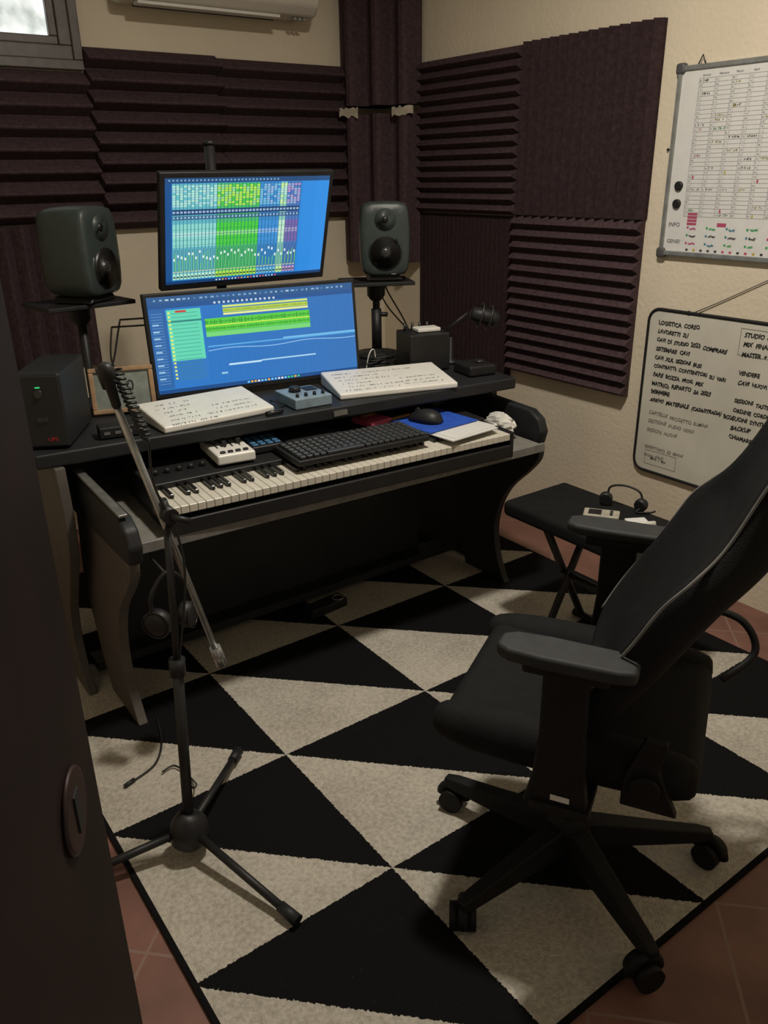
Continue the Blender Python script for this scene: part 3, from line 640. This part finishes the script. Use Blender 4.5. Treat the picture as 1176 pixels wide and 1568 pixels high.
g=grp('power_strip',(-1.27,-1.35,RZ),5); b=B(); b.box((0,0,.018),(.16,.06,.034)); b.out('body',blk,g,bevel=.004); b=B(); b.torus((.05,-.01,.038),(0,0,1),.02,.003); b.out('plug_ring',gry,g)
g=grp('loose_cable',(-2.12,-1.85,RZ)); b=B(); b.tube(smooth_path([(.10,.25,.004),(.07,.14,.004),(.02,.06,.004),(-.05,.03,.004)]),.003,6); b.tube([(-.05,.03,.006),(-.08,.02,.006)],.006,8); b.out('lead',cable,g)
# ---------------------------------------------------------------- gaming chair
CX,CY=-1.455,-2.694
g=grp('gaming_chair',(CX,CY,RZ),30)
b=B()
for k in range(5):
    a=R(36+72*k-30); T=Matrix.Rotation(a,4,'Z')
    rings=[]
    for x,w0,za,zb in((.0,.035,.075,.135),(.08,.030,.07,.125),(.2,.024,.066,.108),(.30,.020,.066,.095),(.33,.015,.068,.088)):
        rings.append([(x,-w0,za),(x,w0,za),(x,w0*.7,zb),(x,-w0*.7,zb)])
    b.loft(rings,T=T,sm=False)
b.lathe((0,0,.065),(0,0,1),[(0,.05),(.07,.048),(.09,.035)],24); b.out('star_base',chairp,g,bevel=.004)
b=B()
for k in range(5):
    a=R(36+72*k-30); c=Vector((.32*math.cos(a),.32*math.sin(a),0)); sw=a+R(60+40*k); d=Vector((math.cos(sw),math.sin(sw),0)); o=Vector((-d.y,d.x,0))*.012
    for s in(-1,1): b.cyl(c+o+Vector((0,0,.0305))+d*s*.008,c+o+Vector((0,0,.0305))+d*s*.028,.030,None,24)
    b.tube([c+Vector((0,0,.05)),c+Vector((0,0,.085))],.010,10)
    pts=[c+o+Vector((0,0,.0345))+Vector((-d.y,d.x,0))*(.034*math.cos(t))+Vector((0,0,.034*math.sin(t))) for t in [R(x) for x in range(0,181,20)]]; b.tube(pts,.011,8)
b.out('casters',chairp,g)
b=B(); b.cyl((0,0,.13),(0,0,.30),.030); b.cyl((0,0,.25),(0,0,.385),.020); b.out('gas_lift',chairp,g)
b=B(); b.box((0,-.01,.39),(.20,.30,.05)); b.box((0,0,.405),(.50,.06,.015)); b.tube([(.05,.05,.38),(.22,.06,.37),(.27,.06,.365)],.006,10); b.out('tilt_mechanism',chairp,g,bevel=.008)
b=B(); b.box((.01,.0,.455),(.38,.50,.075)); b.out('seat_cushion',leather,g,bevel=.032,seg=5)
b=B()
for s in(-1,1):
    rings=[]
    for yy,k in((-.25,.5),(-.23,.85),(-.1,1),(.1,1.0),(.20,.92),(.25,.7),(.265,.4)):
        rings.append([(.01+s*.19+.055*k*math.cos(t)*1.0,yy,.460+.055*k*math.sin(t)) for t in [2*math.pi*j/12 for j in range(12)]])
    b.loft(rings)
b.out('seat_bolsters',leather,g,sub=1)
prof=[(.46,.03,.20),(.54,.01,.235),(.62,-.03,.257),(.74,-.10,.268),(.83,-.145,.270),(.88,-.185,.258),(.93,-.225,.225),(1.02,-.265,.20),(1.12,-.305,.205),(1.20,-.335,.19),(1.28,-.37,.16),(1.33,-.39,.12)]
rings=[]
for i,(z_,yf,w0) in enumerate(prof):
    d=.06 if z_<.9 else .03
    k=1 if 0<i<len(prof)-1 else .75
    yc=yf-.05
    pts=[(-w0,yf-.01),(-w0+.03,yf+.008),(-w0+.07,yf-d*.75),(-.05,yf-d),(.05,yf-d),(w0-.07,yf-d*.75),(w0-.03,yf+.008),(w0,yf-.01),(w0,yf-.06),(w0-.05,yf-.095),(0,yf-.11),(-w0+.05,yf-.095),(-w0,yf-.06)]
    rings.append([(x*k,yc+(y-yc)*k,z_+(.02*(y-yc)/.06)) for x,y in pts])
b=B(); b.loft(rings); b.out('backrest',leather,g,sub=2)
b=B()
for s in(-1,1): b.tube(smooth_path([(s*(w0-.0045),yf-.004,z_+.012) for z_,yf,w0 in prof[1:-1]],6),.0028,8)
b.out('piping',M('grey_piping',(.15,.15,.145),.6),g)
# small embroidered crest stitched on the inner face of the far bolster
b=B(); cpos=Vector((.222,-.166,.80)); nrm=Vector((-.72,.55,.25)).normalized(); ux=Vector((.6,.75,0)).normalized(); uz=nrm.cross(ux).normalized(); uz=uz if uz.z>0 else -uz
def CP(u,v,k=0): return cpos+ux*u+uz*v+nrm*(.004+k)
for seg in([(-.006,-.018),(-.009,0),(-.004,.016),(.003,.022)],[(.0,-.02),(.006,-.008),(0,.004),(.007,.012)],[(-.008,-.004),(0,.0),(.008,-.002)],[(-.002,-.014),(.004,-.018),(.009,-.012)]):
    b.tube([CP(*q) for q in seg],.0013,6)
b.out('embroidered_crest',M('grey_thread',(.45,.45,.43),.7),g)
b=B()
for s in(-1,1):
    x=s*.28+.01
    b.prism([(-.07,.40),(.05,.40),(.035,.47),(.028,.56),(.028,.69),(-.053,.69),(-.053,.56),(-.06,.47)],'x',x-.016,x+.016); b.box((s*.245,-.02,.405),(.10,.11,.02)); b.box((x,-.012,.700),(.055,.15,.022))
b.out('armrest_posts',chairp,g,bevel=.006)
pad=[(-.028,-.125),(.028,-.125),(.037,-.095),(.040,.03),(.035,.09),(.020,.115),(-.020,.115),(-.035,.09),(-.040,.03),(-.037,-.095)]
for s in(-1,1):
    b=B(); b.prism([(s*.285+.01+u,v-.005) for u,v in pad],'z',.711,.738); b.out('armrest_pad',armm,g,bevel=.009,seg=4)
b=B()
for s in(-1,1): b.prism([(-.22,.41),(-.12,.41),(-.12,.47),(-.15,.56),(-.19,.56),(-.18,.50)],'x',s*.225-.010,s*.225+.010); b.cyl((s*.21,-.16,.46),(s*.245,-.16,.46),.028)
b.tube(smooth_path([(.235,-.16,.50),(.29,-.20,.56),(.30,-.29,.55),(.29,-.33,.48),(.24,-.27,.42)]),.009,10); b.out('recline_brackets',chairp,g,bevel=.006)
B().box((-.2875,-.02,.43),(.001,.035,.012)).out('side_label',white,g)
# ---------------------------------------------------------------- piano bench
g=grp('piano_bench',(-.69,-2.09,RZ)); b=B(); b.box((0,0,.450),(.30,.56,.055)); b.out('padded_top',leather,g,bevel=.018,seg=4)
b=B()
for yy in(-.16,.10):
    b.tube([(-.10,yy,.018),(.10,yy,.425)],.013,10); b.tube([(.12,yy+.03,.018),(-.10,yy+.03,.425)],.013,10)
for xx in(-.10,.12): b.tube([(xx,-.20,.0145),(xx,.16,.0145)],.014,10)
b.tube([(0,-.16,.225),(0,.13,.225)],.01,10); b.out('folding_x_legs',blk,g)
bz=.4875
g=grp('remote_control',(-.70,-2.11,bz),35); b=B(); b.box((0,0,.009),(.06,.11,.016)); b.out('body',M('beige_plastic',(.35,.33,.27),.5),g,bevel=.004); b=B(); b.box((0,.02,.0175),(.04,.04,.001)); [b.box((-.015+.015*i,-.03,.018),(.009,.009,.002)) for i in range(3)]; b.out('buttons',blk,g)
g=grp('lighter',(-.675,-2.24,bz),60); b=B(); b.tube([(0,-.045,.012),(0,.045,.012)],.010,14); b.out('barrel',white,g); b=B(); b.box((.035,0,.008),(.03,.065,.015)); b.out('marker_cap',paper,g,bevel=.003)
g=grp('earphones',(-.580,-2.10,bz),20); b=B(); b.tube(smooth_path([(-.0,.05,.01),(0,.05,.06),(0,.0,.075),(0,-.05,.06),(0,-.06,.01)]),.0035,10)
for s in(-1,1): b.lathe((-.02,s*.055,.022),(1,s*.2,.1),[(0,.018),(.01,.021),(.02,.021),(.03,.016)],24)
b.tube(smooth_path([(-.02,-.06,.015),(-.03,-.05,.005),(-.01,-.09,.005),(.01,-.10,.005)]),.003,6); b.out('band_and_cups',blk,g)
# ---------------------------------------------------------------- lights
def area(name,loc,rot,size,e,col,shape='DISK'):
    l=bpy.data.lights.new(name,'AREA'); l.shape=shape; l.size=size; l.energy=e; l.color=col; o=bpy.data.objects.new(name,l); o.location=loc; o.rotation_euler=rot; bpy.context.collection.objects.link(o); return o
area('ceiling_lamp_light',(LX,LY,ZC-.08),(0,0,0),.18,38,(1,.915,.80))
wd=bpy.data.worlds.new('w'); bpy.context.scene.world=wd; wd.use_nodes=True; wd.node_tree.nodes['Background'].inputs[0].default_value=(.5,.55,.6,1); wd.node_tree.nodes['Background'].inputs[1].default_value=.3
# ---------------------------------------------------------------- camera
dX=Vector((1862,-549,1240)).normalized(); dY=Vector((-975,-504,1240)); dY=(dY-dX*dX.dot(dY)).normalized(); dZ=dX.cross(dY)
right=Vector((dX[0],dY[0],dZ[0])); down=Vector((dX[1],dY[1],dZ[1])); fwd=Vector((dX[2],dY[2],dZ[2]))
cd=bpy.data.cameras.new('camera'); cam=bpy.data.objects.new('camera',cd); bpy.context.collection.objects.link(cam)
m=Matrix((( right.x,-down.x,-fwd.x,-2.625),(right.y,-down.y,-fwd.y,-3.615),(right.z,-down.z,-fwd.z,1.5),(0,0,0,1))); cam.matrix_world=m
cd.sensor_fit='VERTICAL'; cd.sensor_height=24; cd.lens=24*1240/1568; cd.clip_start=.02
bpy.context.scene.camera=cam
bpy.context.scene.view_settings.view_transform='Standard'
